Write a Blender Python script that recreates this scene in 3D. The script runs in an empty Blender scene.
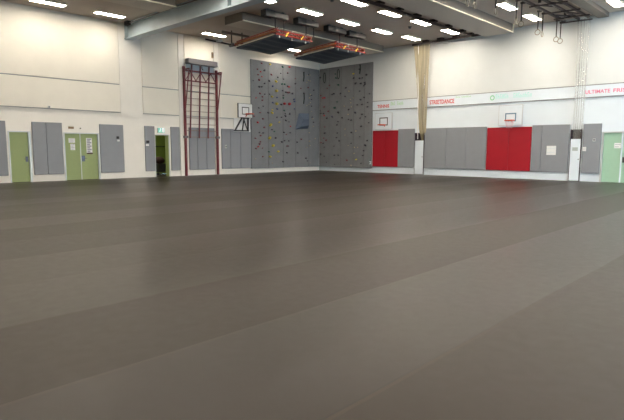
import bpy, bmesh, math, random
from mathutils import Vector, Matrix
random.seed(7)
S = bpy.context.scene
COL = S.collection
PI = math.pi

# ------------------------------------------------------------------ colours and materials
def lin(c):
    c = c / 255.0
    return c / 12.92 if c <= 0.04045 else ((c + 0.055) / 1.055) ** 2.4
def rgb(r, g, b):
    return (lin(r), lin(g), lin(b), 1.0)

MATS = {}
def mat(name, col, rough=0.6, metal=0.0, noise=0.0, nscale=8.0, bump=0.0, bscale=60.0, spec=0.5):
    if name in MATS:
        return MATS[name]
    m = bpy.data.materials.new(name)
    m.use_nodes = True
    nt = m.node_tree
    b = nt.nodes['Principled BSDF']
    b.inputs['Base Color'].default_value = col
    b.inputs['Roughness'].default_value = rough
    b.inputs['Metallic'].default_value = metal
    b.inputs['Specular IOR Level'].default_value = spec
    tc = nt.nodes.new('ShaderNodeTexCoord')
    n = nt.nodes.new('ShaderNodeTexNoise')
    n.inputs['Scale'].default_value = nscale
    n.inputs['Detail'].default_value = 4
    nt.links.new(tc.outputs['Object'], n.inputs['Vector'])
    r = nt.nodes.new('ShaderNodeValToRGB')
    k = max(noise, 0.01)
    r.color_ramp.elements[0].position = 0.3
    r.color_ramp.elements[1].position = 0.7
    r.color_ramp.elements[0].color = tuple(c * (1 - k) for c in col[:3]) + (1,)
    r.color_ramp.elements[1].color = tuple(min(1, c * (1 + k)) for c in col[:3]) + (1,)
    nt.links.new(n.outputs['Fac'], r.inputs['Fac'])
    nt.links.new(r.outputs['Color'], b.inputs['Base Color'])
    if bump > 0:
        n2 = nt.nodes.new('ShaderNodeTexNoise')
        n2.inputs['Scale'].default_value = bscale
        nt.links.new(tc.outputs['Object'], n2.inputs['Vector'])
        bp = nt.nodes.new('ShaderNodeBump')
        bp.inputs['Strength'].default_value = bump
        bp.inputs['Distance'].default_value = 0.01
        nt.links.new(n2.outputs['Fac'], bp.inputs['Height'])
        nt.links.new(bp.outputs['Normal'], b.inputs['Normal'])
    MATS[name] = m
    return m

def emit_mat(name, col, strength):
    m = bpy.data.materials.new(name)
    m.use_nodes = True
    nt = m.node_tree
    b = nt.nodes['Principled BSDF']
    b.inputs['Base Color'].default_value = (0.8, 0.8, 0.8, 1)
    b.inputs['Emission Color'].default_value = col
    b.inputs['Emission Strength'].default_value = strength
    MATS[name] = m
    return m

def net_mat(name, col, opacity, var=.18):
    m = bpy.data.materials.new(name)
    m.use_nodes = True
    nt = m.node_tree
    nt.nodes.remove(nt.nodes['Principled BSDF'])
    out = nt.nodes['Material Output']
    d = nt.nodes.new('ShaderNodeBsdfDiffuse')
    d.inputs['Color'].default_value = col
    t = nt.nodes.new('ShaderNodeBsdfTransparent')
    mx = nt.nodes.new('ShaderNodeMixShader')
    tc = nt.nodes.new('ShaderNodeTexCoord')
    # fine vertical bundling of the gathered mesh
    w = nt.nodes.new('ShaderNodeTexNoise')
    w.inputs['Scale'].default_value = 3.0
    mp = nt.nodes.new('ShaderNodeMapping')
    mp.inputs['Scale'].default_value = (2.6, 2.6, 0.08)
    nt.links.new(tc.outputs['Object'], mp.inputs['Vector'])
    nt.links.new(mp.outputs['Vector'], w.inputs['Vector'])
    mr = nt.nodes.new('ShaderNodeMapRange')
    mr.inputs['From Min'].default_value = 0.3
    mr.inputs['From Max'].default_value = 0.7
    mr.inputs['To Min'].default_value = max(0, opacity - var)
    mr.inputs['To Max'].default_value = min(1, opacity + var)
    nt.links.new(w.outputs['Fac'], mr.inputs['Value'])
    nt.links.new(mr.outputs['Result'], mx.inputs['Fac'])
    nt.links.new(t.outputs[0], mx.inputs[1])
    nt.links.new(d.outputs[0], mx.inputs[2])
    nt.links.new(mx.outputs[0], out.inputs['Surface'])
    MATS[name] = m
    return m

# ------------------------------------------------------------------ objects
def tag(o, label=None, cat=None, group=None, kind=None):
    if label: o['label'] = label
    if cat: o['category'] = cat
    if group: o['group'] = group
    if kind: o['kind'] = kind
    return o

def world_off(p):
    v = Vector((0, 0, 0))
    while p is not None:
        v += p.location
        p = p.parent
    return v

def link(name, bm, m, parent=None, origin=None, smooth=False):
    """bm holds world coordinates; the mesh is stored relative to its parent / origin."""
    off = Vector(origin) if origin is not None else Vector((0, 0, 0))
    if parent is not None:
        off = world_off(parent)
    if off.length > 0:
        bmesh.ops.translate(bm, verts=bm.verts, vec=-off)
    bmesh.ops.recalc_face_normals(bm, faces=bm.faces)
    if smooth:
        for f in bm.faces: f.smooth = True
    me = bpy.data.meshes.new(name)
    bm.to_mesh(me); bm.free()
    me.materials.append(m)
    o = bpy.data.objects.new(name, me)
    COL.objects.link(o)
    if parent is not None: o.parent = parent
    elif origin is not None: o.location = off
    return o

def thing(name, label, cat, loc, group=None, kind=None):
    o = bpy.data.objects.new(name, None)
    o.empty_display_size = 0.1
    COL.objects.link(o)
    o.location = loc
    return tag(o, label, cat, group, kind)

def copy_tree(o, d, label=None, group=None):
    def rec(src, parent):
        c = src.copy()
        COL.objects.link(c)
        c.parent = parent
        for ch in list(src.children): rec(ch, c)
        return c
    r = rec(o, None)
    r.location = o.location + Vector(d)
    if label: r['label'] = label
    if group: r['group'] = group
    return r

# ------------------------------------------------------------------ shapes (world coordinates)
def BM(): return bmesh.new()

def box(bm, x0, x1, y0, y1, z0, z1, bevel=0.0, seg=2):
    b = bmesh.new()
    bmesh.ops.create_cube(b, size=1)
    for v in b.verts:
        v.co = Vector((x0 + (v.co.x + .5) * (x1 - x0), y0 + (v.co.y + .5) * (y1 - y0), z0 + (v.co.z + .5) * (z1 - z0)))
    if bevel > 0:
        bmesh.ops.bevel(b, geom=list(b.edges), offset=bevel, segments=seg, profile=0.6, affect='EDGES')
    merge(bm, b)
    return bm

def merge(bm, b):
    me = bpy.data.meshes.new('tmp')
    b.to_mesh(me); b.free()
    bm.from_mesh(me)
    bpy.data.meshes.remove(me)

def tube(bm, p, q, r, n=8, r2=None):
    p = Vector(p); q = Vector(q); d = q - p
    b = bmesh.new()
    bmesh.ops.create_cone(b, cap_ends=True, segments=n, radius1=r, radius2=r if r2 is None else r2, depth=d.length)
    M = Matrix.Translation((p + q) / 2) @ d.to_track_quat('Z', 'Y').to_matrix().to_4x4()
    bmesh.ops.transform(b, matrix=M, verts=b.verts)
    merge(bm, b)
    return bm

def bar(bm, p, q, w, h, up=(0, 0, 1)):
    """square section bar from p to q"""
    p = Vector(p); q = Vector(q); d = (q - p)
    b = bmesh.new()
    bmesh.ops.create_cube(b, size=1)
    z = d.normalized(); u = Vector(up)
    if abs(z.dot(u)) > .98: u = Vector((1, 0, 0))
    x = u.cross(z).normalized(); y = z.cross(x)
    M = Matrix((x, y, z)).transposed().to_4x4()
    for v in b.verts: v.co = Vector((v.co.x * w, v.co.y * h, v.co.z * d.length))
    bmesh.ops.transform(b, matrix=Matrix.Translation((p + q) / 2) @ M, verts=b.verts)
    merge(bm, b)
    return bm

def path(bm, pts, r, n=6):
    for a, c in zip(pts[:-1], pts[1:]): tube(bm, a, c, r, n)
    return bm

def torus(bm, c, R, r, axis='z', n=24, m=8):
    b = bmesh.new()
    rings = []
    for i in range(n):
        a = 2 * PI * i / n
        ring = []
        for j in range(m):
            t = 2 * PI * j / m
            rr = R + r * math.cos(t)
            v = Vector((rr * math.cos(a), rr * math.sin(a), r * math.sin(t)))
            if axis == 'x': v = Vector((v.z, v.x, v.y))
            if axis == 'y': v = Vector((v.x, v.z, v.y))
            ring.append(b.verts.new(v + Vector(c)))
        rings.append(ring)
    for i in range(n):
        for j in range(m):
            b.faces.new((rings[i][j], rings[(i + 1) % n][j], rings[(i + 1) % n][(j + 1) % m], rings[i][(j + 1) % m]))
    merge(bm, b)
    return bm

def frame_rect(bm, axis, d0, d1, u0, u1, z0, z1, t):
    """rectangular outline; axis 'x' means lying on the left wall (u = y)"""
    f = (lambda a, b, c, e: box(bm, d0, d1, a, b, c, e)) if axis == 'x' else (lambda a, b, c, e: box(bm, a, b, d0, d1, c, e))
    f(u0, u1, z1 - t, z1); f(u0, u1, z0, z0 + t)
    f(u0, u0 + t, z0 + t, z1 - t); f(u1 - t, u1, z0 + t, z1 - t)
    return bm

def wall_with_holes(bm, axis, d0, d1, u0, u1, z0, z1, holes):
    us = sorted({u0, u1, *[h[0] for h in holes], *[h[1] for h in holes]})
    zs = sorted({z0, z1, *[h[2] for h in holes], *[h[3] for h in holes]})
    for a, b in zip(us[:-1], us[1:]):
        run = None
        for c, e in zip(zs[:-1], zs[1:]):
            um, zm = (a + b) / 2, (c + e) / 2
            solid = not any(h[0] < um < h[1] and h[2] < zm < h[3] for h in holes)
            if solid: run = (run[0], e) if run else (c, e)
            if (not solid or e == zs[-1]) and run:
                if axis == 'x': box(bm, d0, d1, a, b, run[0], run[1])
                else: box(bm, a, b, d0, d1, run[0], run[1])
                run = None
    return bm

def text_mesh(body, axis_wall, u0, u1, z0, z1, depth, d):
    """lettering stretched to fill a rectangle on the back wall (y = d, facing -Y)"""
    cu = bpy.data.curves.new('tmp_text', 'FONT')
    cu.body = body
    cu.extrude = 0.004
    cu.offset = 0.018
    cu.resolution_u = 3
    to = bpy.data.objects.new('tmp_text', cu)
    me = bpy.data.meshes.new_from_object(to)
    bm = bmesh.new(); bm.from_mesh(me)
    bpy.data.meshes.remove(me); bpy.data.objects.remove(to); bpy.data.curves.remove(cu)
    xs = [v.co.x for v in bm.verts]; ys = [v.co.y for v in bm.verts]
    ax, bx, ay, by = min(xs), max(xs), min(ys), max(ys)
    for v in bm.verts:
        u = u0 + (v.co.x - ax) / (bx - ax) * (u1 - u0)
        z = z0 + (v.co.y - ay) / (by - ay) * (z1 - z0)
        k = v.co.z
        v.co = Vector((u, d - depth * 0.5 - k, z)) if axis_wall == 'y' else Vector((d + depth * .5 + k, u, z))
    return bm
# 145
HOLDS_LEFT = "-3.97,5.49,Y -3.94,4.94,Y -3.92,4.17,Y -4.30,3.60,Y -4.45,2.87,Y -4.51,2.09,Y -4.24,1.63,Y -3.82,1.27,Y -4.49,0.96,Y -3.27,4.21,R -2.86,4.22,R -4.45,6.45,y -4.30,4.56,y -4.28,3.77,y -3.73,3.06,y -2.89,6.47,r -5.19,5.94,r -5.09,5.66,r -2.95,5.27,r -5.55,4.40,r -2.82,6.47,r -2.88,5.27,r -5.44,2.99,r -5.43,1.56,r -2.77,2.84,r -3.43,6.41,g -3.47,5.39,g -3.25,5.39,g -3.37,4.56,g -3.30,3.79,g -4.13,2.49,g -4.58,1.26,g -4.24,5.19,b -3.89,4.54,b -4.24,4.21,b -3.89,3.85,b -2.44,4.53,b -2.41,4.40,b -2.41,3.94,b -1.26,6.12,t -1.03,6.17,t -1.17,5.82,t -1.01,5.79,t -1.32,5.67,t -1.00,4.93,t -1.07,4.71,t -1.00,4.41,t -1.13,4.30,t -1.32,4.22,t -0.87,3.85,t -5.65,0.84,t -4.31,0.57,t -0.70,2.91,t -0.74,3.39,t -1.08,2.48,t -0.52,2.11,t -1.06,1.93,t -1.02,1.65,t -1.31,1.53,t -0.99,0.51,t -5.11,6.43,m -5.43,6.06,m -5.38,5.75,m -4.34,5.86,m -5.30,5.46,m -2.86,4.93,m -5.24,4.68,m -5.06,4.50,m -5.06,4.30,m -5.25,3.56,m -3.00,6.10,m -2.34,5.81,m -1.85,5.25,m -1.19,5.36,m -3.12,4.92,m -2.98,4.90,m -5.04,3.21,m -5.72,3.33,m -4.94,2.71,m -5.63,2.05,m -5.23,2.22,m -5.25,1.85,m -5.09,1.48,m -5.59,1.45,m -3.05,1.61,m -5.07,0.97,m -5.32,1.72,m -3.13,2.33,m -1.81,2.05,m -4.89,6.05,k -3.58,6.01,k -2.99,6.07,k -3.82,5.75,k -3.35,5.69,k -5.75,5.37,k -4.51,5.47,k -4.89,5.29,k -5.28,5.07,k -5.10,5.08,k -3.43,4.99,k -3.15,4.91,k -4.87,4.67,k -4.49,4.69,k -3.37,4.70,k -3.55,4.14,k -5.35,3.83,k -5.01,3.95,k -4.61,3.59,k -3.21,3.60,k -2.34,5.51,k -3.00,5.29,k -1.13,6.20,k -0.66,5.24,k -2.59,4.88,k -1.57,4.97,k -0.88,4.89,k -0.88,4.63,k -0.87,4.20,k -2.83,3.58,k -0.81,3.50,k -3.90,3.35,k -3.53,3.37,k -3.24,3.49,k -3.16,3.19,k -4.31,2.59,k -5.32,2.40,k -5.03,2.38,k -3.33,2.45,k -4.02,2.10,k -3.28,1.94,k -3.51,1.86,k -3.08,1.20,k -3.40,0.64,k -2.83,3.64,k -3.18,3.45,k -2.89,3.11,k -0.68,3.17,k -2.80,2.44,k -2.92,1.93,k -2.18,1.86,k -2.95,1.61,k -2.12,1.18,k -3.07,1.19,k -1.37,0.83,k -1.24,0.65,k"
# 108
HOLDS_BACK = "1.77,5.49,G 1.47,4.07,G 3.01,6.07,y 3.31,0.78,y 0.42,4.75,r 0.43,4.75,r 0.58,4.76,r 0.56,3.60,r 0.56,3.62,r 1.51,6.19,g 1.57,5.94,g 1.67,4.43,g 1.24,3.53,b 3.18,3.70,b 2.67,5.03,t 3.01,4.59,t 2.82,4.31,t 2.29,4.13,t 2.87,4.05,t 2.61,3.60,t 2.79,4.52,t 3.26,2.55,t 2.37,2.69,t 2.64,1.65,t 3.16,1.54,t 3.41,1.54,t 3.14,1.16,t 2.90,0.40,t 2.37,2.31,t 0.28,1.85,m 1.01,5.52,m 0.81,5.35,m 0.25,4.92,m 0.91,3.87,m 0.56,4.17,m 0.62,2.87,m 0.54,2.14,m 0.74,2.00,m 0.33,1.85,m 2.54,0.72,m 0.22,6.08,k 0.20,3.93,k 0.51,3.74,k 0.23,3.77,k 0.25,1.09,k 0.49,1.80,k 0.20,6.08,k 1.38,4.97,k 1.23,4.92,k 1.96,4.93,k 1.77,3.77,k 0.24,3.75,k 3.48,6.29,k 3.02,5.80,k 4.02,5.91,k 3.70,5.75,k 3.49,5.74,k 3.18,5.46,k 3.58,5.43,k 3.90,5.46,k 3.82,5.27,k 3.92,5.36,k 3.51,4.97,k 4.28,4.76,k 2.34,4.73,k 3.86,4.57,k 3.60,4.45,k 4.15,4.25,k 3.71,4.15,k 2.65,3.90,k 3.34,4.15,k 3.72,3.56,k 4.14,3.99,k 2.39,5.26,k 0.28,3.76,k 0.80,3.43,k 1.27,3.49,k 1.79,3.74,k 2.11,3.41,k 1.77,3.18,k 1.68,2.97,k 1.72,2.45,k 0.62,2.47,k 1.88,1.95,k 1.65,2.16,k 1.44,1.61,k 0.60,1.54,k 0.26,1.09,k 0.58,0.96,k 1.48,1.03,k 1.82,1.03,k 0.79,0.56,k 1.51,0.44,k 3.18,3.68,k 2.64,3.28,k 3.57,3.33,k 3.99,3.40,k 4.26,3.03,k 3.66,2.83,k 2.90,2.47,k 3.57,2.19,k 4.15,1.95,k 2.86,3.23,k 3.82,1.04,k 3.89,1.33,k 3.70,0.55,k 2.88,1.79,k 4.02,1.66,k"
CAM_ROWS =  [[0.720061, 0.083697, -0.688845], [0.693905, -0.082772, 0.715293], [0.002851, -0.993048, -0.117679]]
CAM_POS = [24.0023, -25.5942, 1.45]
# ================================================================== palette
WHITE = mat('white_plaster', rgb(240, 236, 227), .85, noise=.02, nscale=1.5, bump=.05)
CREAM = mat('cream_panel', rgb(236, 231, 218), .8, noise=.025, nscale=1.2, bump=.04)
COOLW = mat('white_daylight_tint', rgb(228, 237, 243), .75, noise=.015, nscale=1.5)  # white with the bluish cast of the daylight put into its colour
CEIL = mat('ceiling_grey', rgb(196, 184, 172), .9, noise=.04, nscale=.8)
DUCTW = mat('duct_paint', rgb(116, 107, 97), .6, noise=.03)
EDGEW = mat('duct_edge_white', rgb(245, 236, 210), .4)
STEELB = mat('beam_blue_grey', rgb(176, 190, 196), .45, noise=.05, nscale=2)
PADG = mat('grey_pad_vinyl', rgb(138, 141, 146), .55, noise=.03, nscale=3, bump=.1, bscale=120)
PADR = mat('red_pad_vinyl', rgb(162, 3, 28), .5, noise=.04, nscale=3, bump=.1, bscale=120)
GREEN = mat('green_door_paint', rgb(146, 160, 104), .5, noise=.02)
GREEN_DAYLIT = mat('green_door_daylit', rgb(164, 200, 172), .5, noise=.02)  # same green door paint, with the daylight on it mixed into the colour
ALU = mat('aluminium_frame', rgb(205, 208, 205), .4, .3)
DARK = mat('dark_metal', rgb(48, 46, 46), .45, .3)
BLACK = mat('black_plastic', rgb(24, 24, 26), .5)
CHROME = mat('handle_steel', rgb(90, 90, 92), .3, .8)
PAPER = mat('white_paper', rgb(238, 238, 236), .7)
INK = mat('grey_ink', rgb(150, 150, 160), .7)
MAROON = mat('dark_red_steel', rgb(104, 26, 34), .4, noise=.06)
RUNG = mat('rung_steel', rgb(140, 114, 98), .4, .2)
HOUSE = mat('grey_housing', rgb(106, 104, 106), .5, noise=.05)
SCREEN = mat('pale_blue_panel', rgb(190, 202, 208), .6, noise=.04)
CLIMB = mat('climbing_grey', rgb(122, 124, 127), .8, noise=.07, nscale=2.5, bump=.25, bscale=90)
WEDGE = mat('wedge_blue_grey', rgb(84, 96, 112), .8, noise=.05)
ORANGE = mat('rim_orange', rgb(200, 76, 40), .4)
REDST = mat('red_frame_steel', rgb(140, 38, 28), .4, noise=.08)
TIMB = mat('orange_timber', rgb(150, 92, 52), .5, noise=.25, nscale=5)
YEL = mat('yellow_strap', rgb(214, 176, 60), .6)
MATD = mat('dark_mat', rgb(58, 68, 78), .6, noise=.15)
WINCH = mat('winch_drum_grey', rgb(86, 80, 76), .5, noise=.05)
BROWN = mat('dark_brown_steel', rgb(58, 44, 40), .5, noise=.06)
RED_INK = mat('red_lettering', rgb(206, 44, 56), .6)
PINK_INK = mat('pink_lettering', rgb(230, 128, 158), .6)
GREEN_INK = mat('green_lettering', rgb(172, 214, 168), .6)
CYAN_INK = mat('turquoise_lettering', rgb(184, 238, 228), .6)
OGREEN = mat('light_green_lettering', rgb(126, 208, 158), .6)
LIGHTM = emit_mat('lamp_glow', (1.0, 0.90, 0.77, 1), 46.5)
EXITG = emit_mat('exit_sign_glow', (0.45, 1.0, 0.82, 1), .28)
EXITG.node_tree.nodes['Principled BSDF'].inputs['Base Color'].default_value = (.16, .50, .42, 1)
EXITW = emit_mat('exit_sign_white', (0.9, 1.0, 1.0, 1), .6)
NETB = net_mat('beige_net', rgb(196, 182, 150), .6)
NETG = net_mat('grey_net', rgb(228, 225, 216), .26, .05)
BLUE_INK = mat('blue_target_paint', rgb(90, 130, 150), .5)
ROPE = mat('dark_strap', rgb(40, 36, 34), .8)
WOOD = mat('ring_wood', rgb(150, 138, 120), .6)
HOLD = {'Y': mat('hold_yellow', rgb(206, 186, 66), .6), 'R': mat('hold_red', rgb(178, 40, 48), .6), 'G': mat('hold_green', rgb(24, 84, 68), .6),
        'b': mat('hold_blue', rgb(42, 62, 110), .6), 'k': mat('hold_charcoal', rgb(52, 50, 58), .6),
        'm': mat('hold_maroon', rgb(112, 50, 58), .6), 't': mat('hold_tan', rgb(176, 164, 132), .6)}
HOLD['y'] = HOLD['Y']; HOLD['r'] = HOLD['R']; HOLD['g'] = HOLD['G']

# ================================================================== hall: setting
XR, YF, ZC = 29.0, -34.0, 7.3

# ---- floor: unrolled protective covering in strips 1.43 m wide
def floor_material():
    m = bpy.data.materials.new('floor_covering')
    m.use_nodes = True
    nt = m.node_tree
    b = nt.nodes['Principled BSDF']
    L = nt.links.new
    tc = nt.nodes.new('ShaderNodeTexCoord')
    sx = nt.nodes.new('ShaderNodeSeparateXYZ')
    L(tc.outputs['Object'], sx.inputs[0])
    def math_(op, a, v=None, a2=None):
        n = nt.nodes.new('ShaderNodeMath'); n.operation = op
        L(a, n.inputs[0])
        if a2 is not None: L(a2, n.inputs[1])
        elif v is not None: n.inputs[1].default_value = v
        return n.outputs[0]
    # slight wander so the seams are not ruler straight
    wn = nt.nodes.new('ShaderNodeTexNoise'); wn.inputs['Scale'].default_value = .25
    L(tc.outputs['Object'], wn.inputs['Vector'])
    wob = math_('MULTIPLY', math_('SUBTRACT', wn.outputs['Fac'], .5), .12)
    xs = math_('ADD', sx.outputs['X'], a2=wob)
    u = math_('DIVIDE', math_('SUBTRACT', xs, 20.8 - 1.42 * 30), 1.42)
    cell = math_('FLOOR', u)
    fr = math_('FRACT', u)
    at = nt.nodes.new('ShaderNodeAttribute'); at.attribute_name = 'roll_tone'
    white = nt.nodes.new('ShaderNodeTexWhiteNoise'); white.noise_dimensions = '1D'
    L(math_('ADD', cell, .37), white.inputs['W'])
    big = nt.nodes.new('ShaderNodeTexNoise'); big.inputs['Scale'].default_value = .5; big.inputs['Detail'].default_value = 5
    L(tc.outputs['Object'], big.inputs['Vector'])
    fine = nt.nodes.new('ShaderNodeTexNoise'); fine.inputs['Scale'].default_value = 9; fine.inputs['Detail'].default_value = 6
    L(tc.outputs['Object'], fine.inputs['Vector'])
    tone = math_('ADD', math_('MULTIPLY', at.outputs['Fac'], 1.0),
                 a2=math_('ADD', math_('MULTIPLY', math_('SUBTRACT', big.outputs['Fac'], .5), .16),
                          a2=math_('MULTIPLY', math_('SUBTRACT', fine.outputs['Fac'], .5), .10)))
    # worn line along each overlap, its sheen painted in as a pale tone
    seam = math_('LESS_THAN', fr, .022)
    seam2 = math_('GREATER_THAN', fr, .992)
    tone = math_('ADD', tone, a2=math_('MULTIPLY', seam, .45))
    tone = math_('ADD', tone, a2=math_('MULTIPLY', seam2, -.35))
    cmix = nt.nodes.new('ShaderNodeMix'); cmix.data_type = 'RGBA'; cmix.blend_type = 'MULTIPLY'
    cmix.inputs['Factor'].default_value = 1
    cmix.inputs[6].default_value = FLOOR_COL
    comb = nt.nodes.new('ShaderNodeCombineColor')
    for i in range(3): L(tone, comb.inputs[i])
    L(comb.outputs[0], cmix.inputs[7])
    L(cmix.outputs[2], b.inputs['Base Color'])
    ro = math_('ADD', math_('MULTIPLY', fine.outputs['Fac'], .10), FLOOR_ROUGH - .05)
    ro = math_('ADD', ro, a2=math_('MULTIPLY', math_('SUBTRACT', white.outputs['Value'], .5), .12))
    L(ro, b.inputs['Roughness'])
    b.inputs['Specular IOR Level'].default_value = .2
    bp = nt.nodes.new('ShaderNodeBump'); bp.inputs['Strength'].default_value = .12; bp.inputs['Distance'].default_value = .01
    n3 = nt.nodes.new('ShaderNodeTexNoise'); n3.inputs['Scale'].default_value = 140
    L(tc.outputs['Object'], n3.inputs['Vector'])
    L(n3.outputs['Fac'], bp.inputs['Height'])
    L(bp.outputs['Normal'], b.inputs['Normal'])
    return m
FLOOR_COL = rgb(40, 31, 20)
FLOOR_ROUGH = .36
bm = BM()
lay = bm.faces.layers.float.new('roll_tone')
tones = {20: 1.06, 21: .84, 22: 1.04, 19: 1.02, 18: 1.0, 17: 1.05}
k = 0
x = 20.8 - 1.42 * 15
edges = [0.0]
while x < XR:
    if x > 0: edges.append(x)
    x += 1.42
edges.append(XR)
for a, b_ in zip(edges[:-1], edges[1:]):
    mid = (a + b_) / 2
    for (y0, y1) in ((YF, -13.27), (-13.27, 0.0)):
        f = bm.faces.new([bm.verts.new(p) for p in ((a, y0, 0), (b_, y0, 0), (b_, y1, 0), (a, y1, 0))])
        idx = int(round((mid - 20.8) / 1.42 - .5))
        t = {0: .88, 1: 1.04, -1: 1.05, -2: 1.0, -3: 1.05, -4: .98, -5: 1.04}.get(idx, 1.0 + .05 * math.sin(idx * 2.3))
        if y1 == 0.0: t = 1.0 + .05 * math.sin(idx * 1.7 + 1) - .03
        f[lay] = t
floor = link('floor', bm, floor_material()); tag(floor, kind='structure')

cl = BM()
box(cl, -.34, -.3, -18.9, -17.8, -.05, 2.3); box(cl, -.34, -.3, -16.7, -14.8, -.05, 2.3)
tag(link('sky_blocker_left_doors', cl, WHITE), kind='structure')  # added unseen backing, keeps sky light out of the door gaps
cl = BM()
box(cl, 7.3, 8.3, .3, .34, -.05, 2.5); box(cl, 15.7, 16.5, .3, .34, -.05, 2.5); box(cl, 17.0, 18.9, .3, .34, -.05, 2.4)
tag(link('sky_blocker_back_doors', cl, WHITE), kind='structure')  # added out of sight to stop sky leaking past doors and niches
th = BM()
for a, b_ in ((-18.9, -17.8), (-16.7, -14.8)): box(th, -.3, .0, a, b_, -.05, -.0005)
for a, b_ in ((7.3, 8.3), (15.7, 16.5), (17.0, 18.9)): box(th, a, b_, 0, .3, -.05, -.0005)
tag(link('floor_thresholds', th, mat('threshold', rgb(66, 60, 56), .6)), kind='structure')
bm = box(BM(), -.3, XR + .3, YF - .3, .3, ZC, ZC + .2)
tag(link('ceiling', bm, CEIL), kind='structure')

# ---- walls
DOORW = [(-18.76, -17.93, -.01, 2.14), (-16.53, -14.99, -.01, 2.13), (-12.09, -11.30, -.01, 2.14)]
tag(link('wall_left', wall_with_holes(BM(), 'x', -.3, 0, YF, .3, 0, ZC, DOORW), WHITE), kind='structure')
LOCK = [(7.52, 8.14, -.01, 2.36), (15.86, 16.35, -.01, 2.36)]
tag(link('wall_back', wall_with_holes(BM(), 'y', 0, .3, 0, XR, 0, ZC, LOCK + [(17.2, 18.72, -.01, 2.21)]), COOLW), kind='structure')
WIN = [(-5.6, -1.6, 1.0, 4.4), (-10.2, -6.2, 1.0, 4.4)]
tag(link('wall_right', wall_with_holes(BM(), 'x', XR, XR + .3, YF, .3, 0, ZC, WIN), WHITE), kind='structure')
tag(link('wall_front', box(BM(), 0, XR, YF - .3, YF, 0, ZC), WHITE), kind='structure')
PANE = bpy.data.materials.new('window_glass'); PANE.use_nodes = True
nt = PANE.node_tree; nt.nodes.remove(nt.nodes['Principled BSDF'])
g = nt.nodes.new('ShaderNodeBsdfGlossy'); g.inputs['Roughness'].default_value = .02
t_ = nt.nodes.new('ShaderNodeBsdfTransparent'); mx = nt.nodes.new('ShaderNodeMixShader'); mx.inputs[0].default_value = .08
nt.links.new(t_.outputs[0], mx.inputs[1]); nt.links.new(g.outputs[0], mx.inputs[2]); nt.links.new(mx.outputs[0], nt.nodes['Material Output'].inputs['Surface'])
for i, (a, b_, c, e) in enumerate(WIN):
    w = frame_rect(BM(), 'x', XR + .08, XR + .16, a, b_, c, e, .07)
    box(w, XR + .09, XR + .15, (a + b_) / 2 - .03, (a + b_) / 2 + .03, c, e)
    wo = link('window_%d' % (i + 1), w, ALU); tag(wo, kind='structure')
    link('pane', box(BM(), XR + .115, XR + .125, a + .05, b_ - .05, c + .05, e - .05), PANE, wo)
    al = bpy.data.lights.new('window_portal', 'AREA'); al.shape = 'RECTANGLE'; al.size = b_ - a; al.size_y = e - c
    al.cycles.is_portal = True
    lo = bpy.data.objects.new('window_portal', al); COL.objects.link(lo)
    lo.location = (XR + .02, (a + b_) / 2, (c + e) / 2); lo.rotation_euler = (0, PI / 2, PI)
    lo.rotation_euler = Vector((-1, 0, 0)).to_track_quat('-Z', 'Z').to_euler()

# ---- panelling standing proud of the walls (upper acoustic boards, text band, pilasters)
trim_no = [0]
def trim(bm, m):
    trim_no[0] += 1
    return tag(link('trim_%d' % trim_no[0], bm, m), kind='structure')
for (a, b_) in ((YF + .02, -13.87), (-12.70, -10.69), (-10.30, -8.48), (-8.10, -.02)):
    trim(box(BM(), .0, .05, a, b_, 3.15, 4.415, .004, 1), CREAM)
    trim(box(BM(), .0, .05, a, b_, 4.46, ZC - .01, .004, 1), CREAM)
for (a, b_) in ((-10.67, -10.33), (-8.46, -8.13)):
    trim(box(BM(), .0, .06, a, b_, 0, ZC - .01, .006, 1), WHITE)
trim(box(BM(), .0, .02, -13.84, -12.73, 2.9, ZC - .01), WHITE)
trim(box(BM(), .04, XR - .02, -.05, 0, 4.31, ZC - .01, .004, 1), mat('pale_panel', rgb(226, 229, 227), .8, noise=.02, nscale=1.2))
trim(box(BM(), .04, XR - .02, -.05, 0, 3.77, 4.27, .004, 1), COOLW)
SEAM_SHADE = mat('seam_shade_grey', rgb(146, 148, 148), .6)  # grey strips that paint the shadow lines between the wall panels
trim(box(BM(), .04, XR - .02, -.042, 0, 4.272, 4.308), SEAM_SHADE)
trim(box(BM(), .04, XR - .02, -.05, 0, 3.728, 3.768), SEAM_SHADE)
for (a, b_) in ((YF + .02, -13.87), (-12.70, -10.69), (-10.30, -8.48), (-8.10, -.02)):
    trim(box(BM(), .0, .03, a, b_, 4.417, 4.455), SEAM_SHADE)
    trim(box(BM(), .0, .045, a, b_, 3.122, 3.148), SEAM_SHADE)

# ---- main steel beam across the hall and boxed ducts
yb = -13.32
bm = box(BM(), .0, XR, yb - .012, yb + .012, 6.64, ZC)           # web
box(bm, .0, XR, yb - .21, yb + .21, 6.57, 6.62)                     # bottom flange
box(bm, .0, XR, yb - .21, yb + .21, ZC - .04, ZC)
for xs in (.02, 8.0, 16.0, 24.0): box(bm, xs, xs + .02, yb - .19, yb + .19, 6.62, ZC - .04)
b0 = link('ceiling_beam', bm, STEELB); tag(b0, 'blue-grey steel beam spanning the hall below the ceiling from the left wall', 'beam', kind='structure')

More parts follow.
